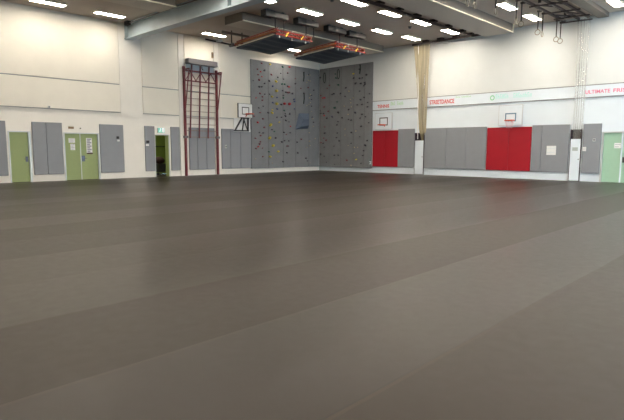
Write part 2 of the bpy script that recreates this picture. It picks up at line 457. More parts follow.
def duct(x0, x1, y0, y1, z0, label):
    r = thing('boxed_duct', label, 'duct', ((x0 + x1) / 2, (y0 + y1) / 2, ZC))
    link('casing', box(BM(), x0, x1, y0, y1, z0, ZC - .003), DUCTW, r)
    link('underside', box(BM(), x0 + .02, x1 - .02, y0 + .02, y1 - .02, z0 - .012, z0 - .001), mat('duct_underside', rgb(206, 196, 182), .6), r)
    e = box(BM(), x1, x1 + .04, y0, y1 , z0 - .025, z0 + .02)
    link('edge_strip', e, EDGEW, r)
    return r
d1 = duct(4.5, 5.76, -11.0, -.80, 6.94, 'pale boxed duct with white lower edge above the hoisted red frames')
d1b = duct(4.4, 5.60, -25.0, -14.15, 6.92, 'short pale boxed duct at the top left meeting the steel beam')
d2 = duct(11.9, 13.28, -11.3, -.85, 6.92, 'boxed duct with bright edge between curtain track and gymnastic rings')
link('end_strip', box(BM(), 13.285, 13.32, -.90, -.83, 6.92, ZC - .005), EDGEW, d2)
r = thing('boxed_duct', 'slim pale boxed duct at right beside the dark ring gantry', 'duct', (16.95, -6, ZC))
link('casing', box(BM(), 16.72, 17.15, -12, -.1, 7.12, ZC - .003), DUCTW, r)

# ================================================================== ceiling lights
def lamp(x, y, label, group):
    r = thing('ceiling_light', label, 'ceiling light', (x, y, ZC), group)
    f = frame_rect_z(BM(), x - .20, x + .20, y - .66, y + .66, ZC - .075, ZC, .02)
    box(f, x - .19, x + .19, y - .65, y + .65, ZC - .02, ZC)
    link('frame', f, EDGEW, r)
    link('diffuser', box(BM(), x - .18, x + .18, y - .64, y + .64, ZC - .07, ZC - .05), LIGHTM, r)
    return r
def frame_rect_z(bm, x0, x1, y0, y1, z0, z1, t):
    box(bm, x0, x0 + t, y0, y1, z0, z1); box(bm, x1 - t, x1, y0, y1, z0, z1)
    box(bm, x0 + t, x1 - t, y0, y0 + t, z0, z1); box(bm, x0 + t, x1 - t, y1 - t, y1, z0, z1)
    return bm
LAMPS = {
 (1.3, -17.35): 'ceiling light panel at the top left corner of the picture',
 (1.3, -14.8): 'ceiling light panel just left of the steel beam end by left wall',
 (1.3, -9.3): 'ceiling light panel near left wall above the red climbing frame',
 (1.3, -3.75): 'ceiling light panel glimpsed between the two hoisted red frames',
 (7.95, -9.1): 'ceiling light panel above the two winches nearest the steel beam',
 (10.3, -8.95): 'ceiling light panel cut by the top edge beside the curtain track start',
 (7.95, -6.55): 'ceiling light panel above the second pair of winches, middle of the left row',
 (10.3, -6.55): 'ceiling light panel close beside the dark curtain track, nearest whole one',
 (8.0, -4.0): 'ceiling light panel right of the farthest winch, over the grey climbing wall corner',
 (8.2, -1.7): 'ceiling light panel just left of the beige net top',
 (10.4, -4.25): 'thinner looking ceiling light panel in the middle of the curtain track row',
 (10.45, -1.65): 'ceiling light panel in the corner where the curtain track turns',
 (14.45, -4.2): 'ceiling light panel left of the rings at the top edge of the picture',
 (14.5, -1.7): 'ceiling light panel behind the wooden rings nearest the back wall',
 (17.8, -1.75): 'ceiling light panel at the top right corner of the picture',
}
first = None
grp = 'rectangular ceiling light panels'
for (x, y), lb in LAMPS.items():
    if first is None: first = lamp(x, y, lb, grp); fx, fy = x, y
    else: copy_tree(first, (x - fx, y - fy, 0), lb, grp)
rest = 'rectangular ceiling light panel further back over the hall, out of the picture'
for x in (1.3, 7.95, 10.35, 14.5, 17.85, 21.3, 24.6, 27.6):
    for y in (-1.7, -4.1, -6.6, -9.1, -11.8, -14.8, -17.4, -20.0, -22.6):
        vis = y > -10 and x < 18.5 or (x < 2 and y > -18)
        if vis or (x < 18 and y > -10): continue
        if x == 1.3 and y > -13: continue
        copy_tree(first, (x - fx, y - fy, 0), rest, 'ceiling light panels out of the picture')
for y in (-4.1, -6.6, -9.1):
    copy_tree(first, (17.85 - fx, y - fy, 0), rest, 'ceiling light panels out of the picture')
for y in (-6.6, -9.1):
    copy_tree(first, (14.5 - fx, y - fy, 0), rest, 'ceiling light panels out of the picture')

# ================================================================== wall pads
def pad(axis, u0, u1, z0, z1, m, label, group, t=.07):
    g = .006
    if axis == 'x': b = box(BM(), .004, t, u0 + g, u1 - g, z0, z1, .02, 3); o = (.0, (u0 + u1) / 2, z0)
    else: b = box(BM(), u0 + g, u1 - g, -t, -.004, z0, z1, .02, 3); o = ((u0 + u1) / 2, 0, z0)
    return tag(link('wall_pad', b, m, origin=o), label, 'wall pad', group)
GL = 'grey wall pads along the left wall'
for (a, b_, lb) in (
  (-20.6, -19.75, 'grey wall pad at the very left edge, outer one of the pair'),
  (-19.75, -18.83, 'grey wall pad at the left edge beside the single green door'),
  (-17.84, -17.28, 'narrow grey wall pad right of the single green door'),
  (-17.28, -16.60, 'grey wall pad left of the green double doors'),
  (-14.94, -13.78, 'wide grey wall pad right of the green double doors with a small switch'),
  (-12.68, -12.13, 'narrow grey wall pad left of the open doorway'),
  (-11.23, -10.70, 'narrow grey wall pad right of the open doorway'),
  (-10.14, -9.63, 'grey wall pad under the red frame, left of three'),
  (-9.63, -9.05, 'grey wall pad under the red frame, middle of three'),
  (-9.05, -8.50, 'grey wall pad under the red frame, right of three'),
  (-8.03, -7.42, 'grey wall pad right of the red frame with a small socket'),
  (-7.42, -6.70, 'grey wall pad below the basketball hoop by the grey climbing wall'),
  (-6.70, -5.86, 'grey wall pad touching the edge of the grey climbing wall')):
    pad('x', a, b_, .30, 2.545, PADG, lb, GL)
GB = 'grey wall pads along the back wall'; GR = 'red wall pads along the back wall'
for (a, b_, m, lb) in (
  (4.53, 5.42, PADR, 'red wall pad touching the climbing wall edge'),
  (5.42, 6.38, PADR, 'red wall pad below the far hoop, beside the first grey pad'),
  (6.38, 7.50, PADG, 'grey wall pad between the red pads and the beige net cupboard'),
  (8.16, 9.51, PADG, 'grey wall pad right of the beige net cupboard'),
  (9.51, 10.69, PADG, 'grey wall pad in the middle of the three under the red lettering'),
  (10.69, 11.82, PADG, 'grey wall pad left of the large red pads'),
  (11.84, 12.98, PADR, 'red wall pad below the right-hand hoop, left one'),
  (12.98, 14.10, PADR, 'red wall pad below the right-hand hoop, right one'),
  (14.11, 14.58, PADG, 'narrow grey wall pad right of the large red pads'),
  (14.58, 15.83, PADG, 'grey wall pad carrying a white paper notice'),
  (16.40, 17.15, PADG, 'grey wall pad between right cupboard and pale green doors')):
    pad('y', a, b_, .38, 2.59 if m is PADG else 2.53, m, lb, GR if m is PADR else GB)

# ================================================================== doors
def leaf_left(root, a, b_, top):
    l = link('door_leaf', box(BM(), -.10, -.055, a, b_, .01, top, .004, 1), GREEN, root)
    return l
# door 1
D1 = thing('door_1', 'single green door between grey pads at the far left', 'door', (0, -18.35, 0), kind='structure')
fb = BM()
for (a, b_) in ((-18.76, -18.71), (-17.98, -17.90)): box(fb, -.12, .025, a, b_, 0, 2.14)
box(fb, -.12, .025, -18.71, -17.98, 2.10, 2.14)
link('door_frame', fb, ALU, D1)
lf = leaf_left(D1, -18.705, -17.985, 2.095)
hb = box(BM(), -.055, -.045, -18.12, -18.02, .86, 1.08, .003, 1); tube(hb, (-.05, -18.06, .98), (.01, -18.06, .98), .012); tube(hb, (.01, -18.06, .98), (.01, -18.18, .98), .012)
link('door_handle', hb, CHROME, lf)
# door 2: pair
D2 = thing('door_2', 'green double doors with posters between grey pads', 'door', (0, -15.76, 0), kind='structure')
fb = BM()
for (a, b_) in ((-16.55, -16.50), (-15.02, -14.96)): box(fb, -.12, .025, a, b_, 0, 2.13)
box(fb, -.12, .025, -16.50, -15.02, 2.09, 2.13)
link('door_frame', fb, ALU, D2)
la = leaf_left(D2, -16.495, -15.81, 2.085); lb_ = leaf_left(D2, -15.785, -15.025, 2.085)
link('meeting_strip', box(BM(), -.06, -.045, -15.815, -15.785, .01, 2.085), ALU, la)
hb = box(BM(), -.055, -.045, -15.77, -15.62, .84, 1.10, .003, 1); tube(hb, (-.05, -15.70, .98), (.01, -15.70, .98), .012); tube(hb, (.01, -15.70, .98), (.01, -15.56, .98), .012)
link('door_handle', hb, CHROME, lb_)
# open doorway with the room behind it
D3 = thing('door_3', 'open doorway to a green-walled room under the exit sign', 'door', (0, -11.7, 0), kind='structure')
fb = BM()
for (a, b_) in ((-12.115, -12.095), (-11.335, -11.29)): box(fb, -.30, .025, a, b_, 0, 2.14)
box(fb, -.30, .025, -12.095, -11.335, 2.11, 2.14)
link('door_frame', fb, ALU, D3)
link('reveal_lining', box(BM(), -.30, -.0, -11.362, -11.338, 0, 2.10), GREEN, D3)
RGREEN = mat('room_green', rgb(122, 142, 66), .7, noise=.04)
rb = BM()
box(rb, -2.65, -2.6, -13.0, -9.6, 0, 2.6); box(rb, -2.6, -.3, -13.0, -12.95, 0, 2.6); box(rb, -2.6, -.3, -9.65, -9.6, 0, 2.6)
tag(link('wall_side', rb, RGREEN), kind='structure')
tag(link('ceiling_side', box(BM(), -2.6, -.3, -12.95, -9.65, 2.55, 2.6), WHITE), kind='structure')
tag(link('floor_side', box(BM(), -2.6, 0, -12.95, -9.65, -.04, -.001), mat('side_floor', rgb(60, 58, 56), .6)), kind='structure')
al = bpy.data.lights.new('side_room_lamp', 'AREA'); al.size = .5; al.energy = 30; al.color = (1, .92, .75)
lo = bpy.data.objects.new('side_room_lamp', al); COL.objects.link(lo); lo.location = (-1.7, -12.2, 2.5)
rl = thing('wall_rail', 'thin dark rail across the green room seen through the doorway', 'rail', (-2.5, -11.3, 1.55))
bt = BM(); tube(bt, (-2.52, -12.9, 1.55), (-2.52, -9.7, 1.55), .025)
link('rod', bt, DARK, rl)
bk = BM()
for y in (-12.4, -11.3, -10.2): tube(bk, (-2.6, y, 1.55), (-2.52, y, 1.55), .015)
link('bracket', bk, DARK, rl)
tr = thing('equipment_trolley', 'dark low trolley standing in the room behind the open doorway', 'trolley', (-1.5, -10.70, 0))
link('body', box(BM(), -1.9, -1.1, -11.40, -10.00, .18, .62, .03), BLACK, tr)
wb = BM()
for xx in (-1.8, -1.2):
    for yy in (-11.30, -10.10): tube(wb, (xx - .03, yy, .08), (xx + .03, yy, .08), .08, 12)
    for yy in (-11.30, -10.10): tube(wb, (xx, yy, .08), (xx, yy, .2), .02)
link('wheels', wb, DARK, tr)
hb = BM(); path(hb, [(-1.2, -10.10, .6), (-1.2, -10.05, 1.0), (-1.8, -10.05, 1.0), (-1.8, -10.10, .6)], .02)
link('handle', hb, DARK, tr)
bg = BM()
bmesh.ops.create_uvsphere(bg, u_segments=16, v_segments=10, radius=1)
for v in bg.verts: v.co = Vector((-1.5 + v.co.x * .3, -11.05 + v.co.y * .3 * (1 - .2 * v.co.z), .80 + v.co.z * .20))
tag(link('sports_bag', bg, mat('dark_bag', rgb(52, 28, 25), .8, noise=.2), origin=(-1.5, -11.05, .62), smooth=True), 'dark reddish bag lying on the trolley behind the open doorway', 'bag')
# door 4: right-hand pair
D4 = thing('door_4', 'pale green double doors at the right edge of the back wall', 'door', (17.96, 0, 0), kind='structure')
fb = BM()
for (a, b_) in ((17.17, 17.23), (18.69, 18.74)): box(fb, a, b_, -.03, .12, 0, 2.22)
box(fb, 17.23, 18.69, -.03, .12, 2.18, 2.22)
link('door_frame', fb, ALU, D4)
l1 = link('door_leaf', box(BM(), 17.235, 17.94, .05, .10, .01, 2.175, .004, 1), GREEN_DAYLIT, D4)
l2 = link('door_leaf', box(BM(), 17.985, 18.685, .05, .10, .01, 2.175, .004, 1), GREEN_DAYLIT, D4)
link('meeting_strip', box(BM(), 17.935, 17.99, .02, .06, .01, 2.175), COOLW, l1)
hb = box(BM(), 18.01, 18.13, .04, .05, .88, 1.12, .003, 1); tube(hb, (18.06, .05, 1.0), (18.06, -.02, 1.0), .012); tube(hb, (18.06, -.02, 1.0), (18.2, -.02, 1.0), .012)
link('door_handle', hb, CHROME, l2)

# ---- papers and small fittings
def paper_left(a, b_, z0, z1, d, label, name='notice', rows=4, stripe=None):
    r = thing(name, label, 'notice', (d, (a + b_) / 2, z0))
    link('sheet', box(BM(), d, d + .004, a, b_, z0, z1), PAPER, r)
    p = BM()
    h = (z1 - z0)
    for i in range(rows):
        z = z1 - h * (i + .6) / (rows + .3)
        box(p, d + .004, d + .0055, a + .03, a + .03 + (b_ - a - .06) * (1.0 if i % 2 == 0 else .7), z - h * .1 / 2 , z + h * .06 / 2)
    link('print', p, INK, r)
    if stripe: link('bottom_band', box(BM(), d + .004, d + .006, a - .0, b_ + .02, z0 - .0, z0 + stripe), mat('dark_band', rgb(70, 36, 30), .6), r)
    return r
paper_left(-16.31, -16.03, 1.68, 1.88, -.055, 'white landscape notice, upper one on the left green double door')
paper_left(-16.24, -16.04, 1.35, 1.63, -.055, 'white portrait notice, lower one on the left green double door')
paper_left(-15.53, -15.27, 1.17, 1.90, -.055, 'tall white poster with dark bottom band on right green double door', rows=9, stripe=.06)
def paper_back(a, b_, z0, z1, d, label, col=PAPER, ink=INK, rows=3):
    r = thing('notice', label, 'notice', ((a + b_) / 2, d, z0))
    link('sheet', box(BM(), a, b_, d - .004, d, z0, z1), col, r)
    p = BM(); h = z1 - z0
    for i in range(rows):
        z = z1 - h * (i + .7) / (rows + .4)
        box(p, a + .02, b_ - .02 - .05 * (i % 2), d - .0055, d - .004, z - h * .05, z + h * .03)
    link('print', p, ink, r)
    return r
paper_back(14.84, 15.27, 1.18, 1.61, -.071, 'white square paper notice stuck on the grey pad right of red pads', rows=2, ink=mat('faint_ink', rgb(226, 230, 232), .7))
paper_back(15.98, 16.22, 1.38, 1.54, -.066, 'small grey-green label on the white door of the right cupboard', col=mat('label_grey', rgb(176, 190, 186), .6))
paper_back(16.42, 16.57, 1.37, 1.56, -.071, 'small white card on the grey pad right of the right cupboard', rows=1)
paper_back(17.66, 17.92, 1.50, 1.73, .05, 'white notice on the left leaf of the pale green doors', rows=2)
def fitting(axis, u, z, w, h, d, t, m, label, cat, name, dot=None):
    r = thing(name, label, cat, (d, u, z) if axis == 'x' else (u, -d, z))
    if axis == 'x':
        link('plate', box(BM(), d, d + t, u - w / 2, u + w / 2, z - h / 2, z + h / 2, .004, 1), m, r)
        link('insert', box(BM(), d + t, d + t + .012, u - w / 4, u + w / 4, z - h / 4, z + h / 4, .003, 1), dot or DARK, r)
    else:
        link('plate', box(BM(), u - w / 2, u + w / 2, -d - t, -d, z - h / 2, z + h / 2, .004, 1), m, r)
        link('insert', box(BM(), u - w / 4, u + w / 4, -d - t - .012, -d - t, z - h / 4, z + h / 4, .003, 1), dot or DARK, r)
    return r
TAN = mat('brass_plate', rgb(150, 126, 92), .5)
fitting('x', -16.2, 2.345, .24, .10, .0, .02, TAN, 'small brown sign plate on the wall above the green double doors', 'sign', 'sign_plate', TAN)
fitting('x', -15.79, 2.325, .05, .05, .0, .03, DARK, 'tiny dark sensor on the wall above the green double doors', 'sensor', 'door_sensor')
fitting('x', -14.08, 1.94, .12, .12, .07, .03, DARK, 'dark switch set into the grey pad right of double doors', 'switch', 'wall_switch')
fitting('x', -14.06, 1.80, .13, .08, .07, .01, PAPER, 'small white tag below the switch right of the double doors', 'tag', 'switch_tag', PAPER)
fitting('x', -12.54, 1.76, .16, .12, .07, .03, DARK, 'dark switch on the grey pad left of the open doorway', 'switch', 'wall_switch')
fitting('x', -12.56, 1.60, .16, .08, .07, .01, PAPER, 'small white tag below the switch left of the open doorway', 'tag', 'switch_tag', PAPER)
fitting('x', -7.77, 1.55, .12, .18, .07, .03, ALU, 'small pale socket on the grey pad right of the red frame', 'socket', 'wall_socket')
fitting('y', 16.88, 1.87, .12, .14, .071, .03, PAPER, 'small socket high on the grey pad beside the pale green doors', 'socket', 'wall_socket')
fitting('x', -17.1, 3.20, .10, .10, .035, .05, ALU, 'small junction box on the seam above the left grey pads', 'junction box', 'junction_box')
fitting('x', -8.55, 6.45, .10, .30, .035, .08, TAN, 'small tan hook bracket on the wall above the red frame housing', 'hook', 'wall_hook')
fitting('y', 4.44, .60, .10, .18, .12, .05, COOLW, 'small white box at the foot of the climbing wall by the red pad', 'box', 'anchor_box')

# exit sign over the open doorway
ex = thing('exit_sign', 'lit green and white running-man exit sign above the open doorway', 'sign', (0, -11.76, 2.22))
link('housing', box(BM(), .0, .05, -11.95, -11.57, 2.22, 2.47, .006, 1), ALU, ex)
link('face', box(BM(), .05, .055, -11.94, -11.58, 2.23, 2.46), EXITG, ex)
p = BM()
X0, X1 = .055, .058
box(p, X0, X1, -11.70, -11.60, 2.25, 2.46)                         # door
torus(p, (X0 + .001, -11.80, 2.43), .012, .012, 'x', 12, 6)
bar(p, (X0 + .001, -11.80, 2.41), (X0 + .001, -11.83, 2.34), .03, .004, (1, 0, 0))
bar(p, (X0 + .001, -11.83, 2.34), (X0 + .001, -11.78, 2.30), .02, .004, (1, 0, 0)); bar(p, (X0 + .001, -11.78, 2.30), (X0 + .001, -11.79, 2.25), .02, .004, (1, 0, 0))
bar(p, (X0 + .001, -11.83, 2.34), (X0 + .001, -11.88, 2.27), .02, .004, (1, 0, 0)); bar(p, (X0 + .001, -11.80, 2.39), (X0 + .001, -11.74, 2.36), .015, .004, (1, 0, 0))
link('pictogram', p, EXITW, ex)

# ================================================================== red climbing frame on the left wall
cf = thing('climbing_frame', 'dark red steel climbing frame with rungs on the left wall', 'climbing frame', (.15, -9.25, 0))
PY1, PY2 = -10.40, -8.37
for y, lb in ((PY1, 'post'), (PY2, 'post')):
    link('post', box(BM(), .08, .19, y - .055, y + .055, 0, 5.66, .008, 1), MAROON, cf)
t = BM()
bar(t, (.16, PY1, 5.46), (.16, PY2 + .3, 5.46), .07, .07); bar(t, (.16, PY1, 4.95), (.16, PY2, 4.95), .06, .06)
ys = [PY1 + .07 + (PY2 - PY1 - .14) * i / 6 for i in range(7)]
for i in range(6):
    a, b_ = (5.43, 4.98) if i % 2 else (4.98, 5.43)
    bar(t, (.16, ys[i], a), (.16, ys[i + 1], b_), .03, .03)
link('truss', t, MAROON, cf)
for y in (PY1, PY2):
    s = BM(); bar(s, (.2, y, 5.50), (.62, y, 5.50), .06, .06); bar(s, (.60, y, 5.5), (.22, y, 3.55), .045, .045)
    link('outrigger', s, MAROON, cf)
for ya, yb_ in ((-9.96, -10.16), (-9.43, -9.60), (-8.88, -9.03)):
    link('upright', bar(BM(), (.17, ya + .02, 5.79), (  .20, yb_, 1.98), .055, .055), MAROON, cf)
for i in range(9):
    z = 4.72 - i * .335
    link('rung', tube(BM(), (.19, -10.33, z), (.19, -8.44, z), .0145, 6), RUNG, cf)
for y in (PY1, PY2):
    link('clamp', box(BM(), .05, .26, y - .09, y + .09, 1.98, 2.10, .01, 1), HOUSE, cf)
hs = thing('roller_housing', 'grey boxed roller housing above the red climbing frame', 'housing', (.2, -9.25, 5.86))
link('case', box(BM(), .07, .40, -10.28, -8.46, 5.80, 6.07, .03, 2), HOUSE, hs)
link('front_lip', box(BM(), .42, .45, -10.24, -8.5, 5.79, 5.86), HOUSE, hs)
link('back_panel', box(BM(), .04, .065, -10.22, -8.5, 5.40, 5.80), SCREEN, hs)
link('hook', tube(tube(BM(), (.3, -9.40, 5.62), (.3, -9.40, 5.8), .025), (.3, -9.40, 5.62), (.3, -9.33, 5.56), .025), BLACK, hs)

# ================================================================== climbing walls
def climb_wall(axis, label, edges_, data, limit):
    r = thing('climbing_wall', label, 'climbing wall', (0.06, -2.9, .27) if axis == 'x' else (2.3, -.06, .27))
    T = .12
    for a, b_ in zip(edges_[:-1], edges_[1:]):
        g = .008
        if axis == 'x': b = box(BM(), .0, T, a + g, b_ - g, .27, 6.58, .006, 1)
        else: b = box(BM(), a + g, b_ - g, -T, -.052, .27, 6.62, .006, 1)
        link('climbing_panel', b, CLIMB, r)
    # joint strips behind the gaps
    s = box(BM(), .0, T - .012, edges_[0] + .01, edges_[-1] - .01, .28, 6.57) if axis == 'x' else box(BM(), edges_[0] + .01, edges_[-1] - .01, -T + .012, -.053, .28, 6.61)
    link('backing', s, DARK, r)
    def add_hold(bm, u, z, c):
        big = c in 'YRG'
        w = random.uniform(.10, .14) if big else random.uniform(.055, .09)
        if c == 't': w = random.uniform(.04, .065)
        h = w * random.uniform(.42, .62); d = w * random.uniform(.6, .9)
        b = bmesh.new(); bmesh.ops.create_icosphere(b, subdivisions=2, radius=1)
        rot = random.uniform(-.5, .5)
        for v in b.verts:
            k = 1 + random.uniform(-.14, .14)
            a_, c_ = v.co.x * w * k, v.co.y * h * k
            if v.co.y < 0: c_ *= 1.25
            uu = a_ * math.cos(rot) - c_ * math.sin(rot); zz = a_ * math.sin(rot) + c_ * math.cos(rot)
            dd = max(-.01, v.co.z * d)
            v.co = Vector((T + dd, u + uu, z + zz)) if axis == 'x' else Vector((u + uu, -T - dd, z + zz))
        merge(bm, b)
    L = [w.split(',') for w in data.split()]
    L = [(float(a), float(b_), c) for a, b_, c in L]
    for u, z, c in L[:limit]:
        b = BM(); add_hold(b, u, z, c); link('climbing_hold', b, HOLD[c], r, smooth=True)
    if len(L) > limit:
        b = BM()
        for u, z, c in L[limit:]: add_hold(b, u, z, c)
        o = link('climbing_hold', b, HOLD['k'], r, smooth=True); o['kind'] = 'stuff'; o['label'] = 'charcoal holds'
    # bolt holes
    b = BM()
    n = 0
    for i in range(int((edges_[-1] - edges_[0]) / .3)):
        for j in range(20):
            u = edges_[0] + .2 + i * .3; z = .5 + j * .305
            c = (T + .001, u, z) if axis == 'x' else (u, -T - .001, z)
            q = (T - .003, u, z) if axis == 'x' else (u, -T + .003, z)
            tube(b, q, c, .010, 6)
    o = link('bolt_hole', b, DARK, r); o['kind'] = 'stuff'
    return r
LW = climb_wall('x', 'left half of the grey climbing wall with yellow holds and a wedge', [-5.93, -4.6, -3.4, -2.3, -1.1, -.125], HOLDS_LEFT, 100)
BW = climb_wall('y', 'right half of the grey climbing wall, ending at the red pads', [.125, 1.0, 2.0, 3.05, 3.9, 4.50], HOLDS_BACK, 100)
# wedge volume
b = bmesh.new()
P = [(.12, -2.02, 3.68), (.12, -1.12, 3.72), (.12, -1.20, 2.74), (.12, -2.36, 2.66)]
Q = [(.34, -1.80, 3.30), (.34, -1.30, 3.34), (.36, -1.36, 2.92), (.36, -2.12, 2.82)]
pv = [b.verts.new(p) for p in P]; qv = [b.verts.new(p) for p in Q]
b.faces.new(pv[::-1]); b.faces.new(qv)
for i in range(4): b.faces.new((pv[i], pv[(i + 1) % 4], qv[(i + 1) % 4], qv[i]))
link('wedge_volume', b, WEDGE, LW)
GROPE = mat('green_sling', rgb(34, 54, 44), .8)
def sling(axis, u, z0, z1, w, label, loop=True):
    f = (lambda a, z, d=.16: (d, a, z)) if axis == 'x' else (lambda a, z, d=.16: (a, -d, z))
    b = BM()
    if loop:
        pts = [f(u + w * math.sin(2 * PI * i / 12), (z0 + z1) / 2 + (z1 - z0) / 2 * math.cos(2 * PI * i / 12)) for i in range(13)]
        path(b, pts, .022)
    else:
        path(b, [f(u, z1), f(u + .02, (z0 + z1) / 2), f(u - .03, z0)], .035)
    r = thing('belay_sling', label, 'sling', f(u, z0))
    link('webbing', b, GROPE, r)
    q = BM(); tube(q, f(u, z1 - .02, .125), f(u, z1 - .02, .2), .03)
    link('anchor', q, DARK, r)
sling('x', -1.62, 5.70, 6.28, .05, 'dark green sling hanging near top of the left climbing wall', False)
sling('x', -1.60, 4.30, 4.95, .05, 'dark green sling hanging halfway down left climbing wall above the wedge', False)
sling('y', .60, 5.70, 6.35, .10, 'dark looped sling at top right of the climbing wall corner')
sling('y', 1.80, 5.85, 6.45, .10, 'dark looped sling at the top middle of the right climbing wall')
sling('y', 3.55, 6.0, 6.55, .04, 'dark straight sling at the top of the right climbing wall near its edge', False)

# ================================================================== basketball hoops
def rim_parts(r, c, axis, R, net=None):
    ax = Vector((1, 0, 0)) if axis == 'x' else Vector((0, -1, 0))
    c = Vector(c)
    b = torus(BM(), c, R, .026, 'z', 28, 8)
    bk = c - ax * (R + .14)
    bar(b, bk, c - ax * R, .12, .03)
    bar(b, bk + Vector((0, 0, -.14)), c - ax * R * .98, .05, .02)
    ro = link('rim', b, ORANGE, r)
    if net is None: return
    nb = BM()
    for i in range(12):
        a0 = 2 * PI * i / 12
        for s in (1, -1):
            a1 = a0 + s * PI / 6
            p0 = c + Vector((R * math.cos(a0), R * math.sin(a0), -.01)); p1 = c + Vector((R * .72 * math.cos(a1), R * .72 * math.sin(a1), -.2)); p2 = c + Vector((R * .6 * math.cos(a0), R * .6 * math.sin(a0), -.36))
            tube(nb, p0, p1, .005, 4); tube(nb, p1, p2, .005, 4)
    link('net', nb, net, ro)
# left wall hoop
h = thing('basketball_hoop', 'basketball hoop on dark A-shaped bracket left of the climbing wall', 'basketball hoop', (0, -6.4, 2.4), 'basketball hoops')
link('backboard', box(BM(), .26, .30, -7.02, -6.0, 3.21, 3.98, .005, 1), PAPER, h)
link('board_frame', frame_rect(BM(), 'x', .25, .315, -7.035, -5.985, 3.195, 3.995, .016), BLACK, h)
link('target_square', frame_rect(BM(), 'x', .30, .306, -6.76, -6.24, 3.37, 3.80, .045), BLACK, h)
link('mounting_board', box(BM(), .075, .10, -7.2, -5.99, 2.40, 3.17, .004, 1), PAPER, h)
s = BM()
bar(s, (.14, -7.21, 2.46), (.14, -6.15, 2.46), .08, .07)
bar(s, (.14, -7.15, 2.46), (.24, -6.71, 3.2), .07, .07); bar(s, (.14, -6.21, 2.46), (.24, -6.27, 3.2), .07, .07)
bar(s, (.14, -6.63, 2.46), (.24, -6.55, 3.2), .05, .05); bar(s, (.14, -6.23, 2.46), (.24, -6.63, 3.2), .04, .04)
bar(s, (.24, -6.78, 3.17), (.24, -6.21, 3.17), .06, .06)
link('bracket', s, DARK, h)
rim_parts(h, (.68, -6.50, 3.40), 'x', .225)
# back wall hoop beside the climbing wall
def back_hoop(x0, x1, z0, z1, sq, rc, ink, label, edge, net=None):
    h = thing('basketball_hoop', label, 'basketball hoop', ((x0 + x1) / 2, 0, z0), 'basketball hoops')
    link('backboard', box(BM(), x0, x1, -.22, -.18, z0, z1, .006, 1), COOLW, h)
    link('board_frame', frame_rect(BM(), 'y', -.225, -.17, x0 - .02, x1 + .02, z0 - .02, z1 + .02, .025), edge, h)
    link('target_square', frame_rect(BM(), 'y', -.226, -.22, *sq, .055), ink, h)
    s = BM()
    for x in (x0 + .25, x1 - .25): bar(s, (x, -.0, z0 + .2), (x, -.19, z0 + .2), .06, .06); bar(s, (x, -.0, z1 - .2), (x, -.19, z1 - .2), .06, .06)
    link('bracket', s, ALU, h)
    rim_parts(h, rc, 'y', .225, net)
back_hoop(4.82, 6.02, 2.60, 3.54, (5.14, 5.74, 2.82, 3.29), (5.52, -.52, 2.85), BLACK, 'basketball hoop with black target square next to the climbing wall', mat('board_edge_grey', rgb(206, 208, 210), .5))
back_hoop(12.50, 13.66, 2.62, 3.58, (12.82, 13.37, 2.80, 3.21), (13.18, -.52, 2.84), BLUE_INK, 'basketball hoop with blue target square above large red pads', mat('board_edge_grey', rgb(206, 208, 210), .5), mat('pale_net', rgb(220, 190, 196), .7))

# ================================================================== net cupboards and divider nets
def cupboard(x0, x1, label, inner):
    r = thing('net_cupboard', label, 'cupboard', ((x0 + x1) / 2, 0, 0))
    b = BM()
    box(b, x0 + .01, x0 + .03, -.06, .29, 0, 2.35); box(b, x1 - .03, x1 - .01, -.06, .29, 0, 2.35)
    box(b, x0 + .03, x1 - .03, .27, .29, 0, 2.35); box(b, x0 + .03, x1 - .03, -.0, .29, 2.32, 2.35)
    link('body', b, inner, r)
    d = link('door', box(BM(), x0 + .035, x1 - .035, -.066, -.04, .02, 1.92, .005, 1), COOLW, r)
    k = tube(BM(), (x1 - .08, -.066, 1.0), (x1 - .08, -.11, 1.0), .022, 10)
    link('handle', k, CHROME, d)
    return r
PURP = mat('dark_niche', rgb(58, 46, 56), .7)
cupboard(7.52, 8.14, 'white cupboard door under the beige net between grey pads', PURP)
cupboard(15.86, 16.35, 'white cupboard door under the grey net with a small label', PURP)

def divider_net(top, mid, bot, m, label, folds):
    """top, mid, bot = (x0, x1, y, z)"""
    b = BM()
    rows, cols = 24, folds * 8
    grid = []
    for i in range(rows + 1):
        t = i / rows
        if t < .85:
            s = t / .85; A, B_ = top, mid
        else:
            s = (t - .85) / .15; A, B_ = mid, bot
        x0, x1, y, z = [A[j] + (B_[j] - A[j]) * s for j in range(4)]
        amp = .08 * (1 - .65 * t)
        row = []
        for j in range(cols + 1):
            u = j / cols
            ph = u * folds * 2 * PI
            row.append(b.verts.new((x0 + (x1 - x0) * u + .015 * math.sin(ph * 2 + 3 * t), y + amp * math.sin(ph + .6 * math.sin(5 * t + u * 9)), z)))
        grid.append(row)
    for i in range(rows):
        for j in range(cols):
            b.faces.new((grid[i][j], grid[i][j + 1], grid[i + 1][j + 1], grid[i + 1][j]))
    r = thing('divider_net', label, 'net', ((top[0] + top[1]) / 2, top[2], top[3]))
    link('netting', b, m, r, smooth=True)
    return r
n1 = divider_net((7.50, 8.55, -.38, 7.20), (7.83, 8.26, -.10, 2.47), (7.86, 8.10, .11, 1.94), NETB, 'gathered beige divider net hanging on the back wall above the white cupboard', 7)
link('pull_cord', tube(BM(), (7.79, -.17, 2.0), (7.80, -.36, 7.1), .022, 8), PAPER, n1)
n2 = divider_net((15.95, 16.5, -.30, 7.16), (15.96, 16.38, -.10, 2.47), (15.92, 16.28, .11, 1.94), NETG, 'thin gathered grey divider net hanging above the right cupboard', 5)
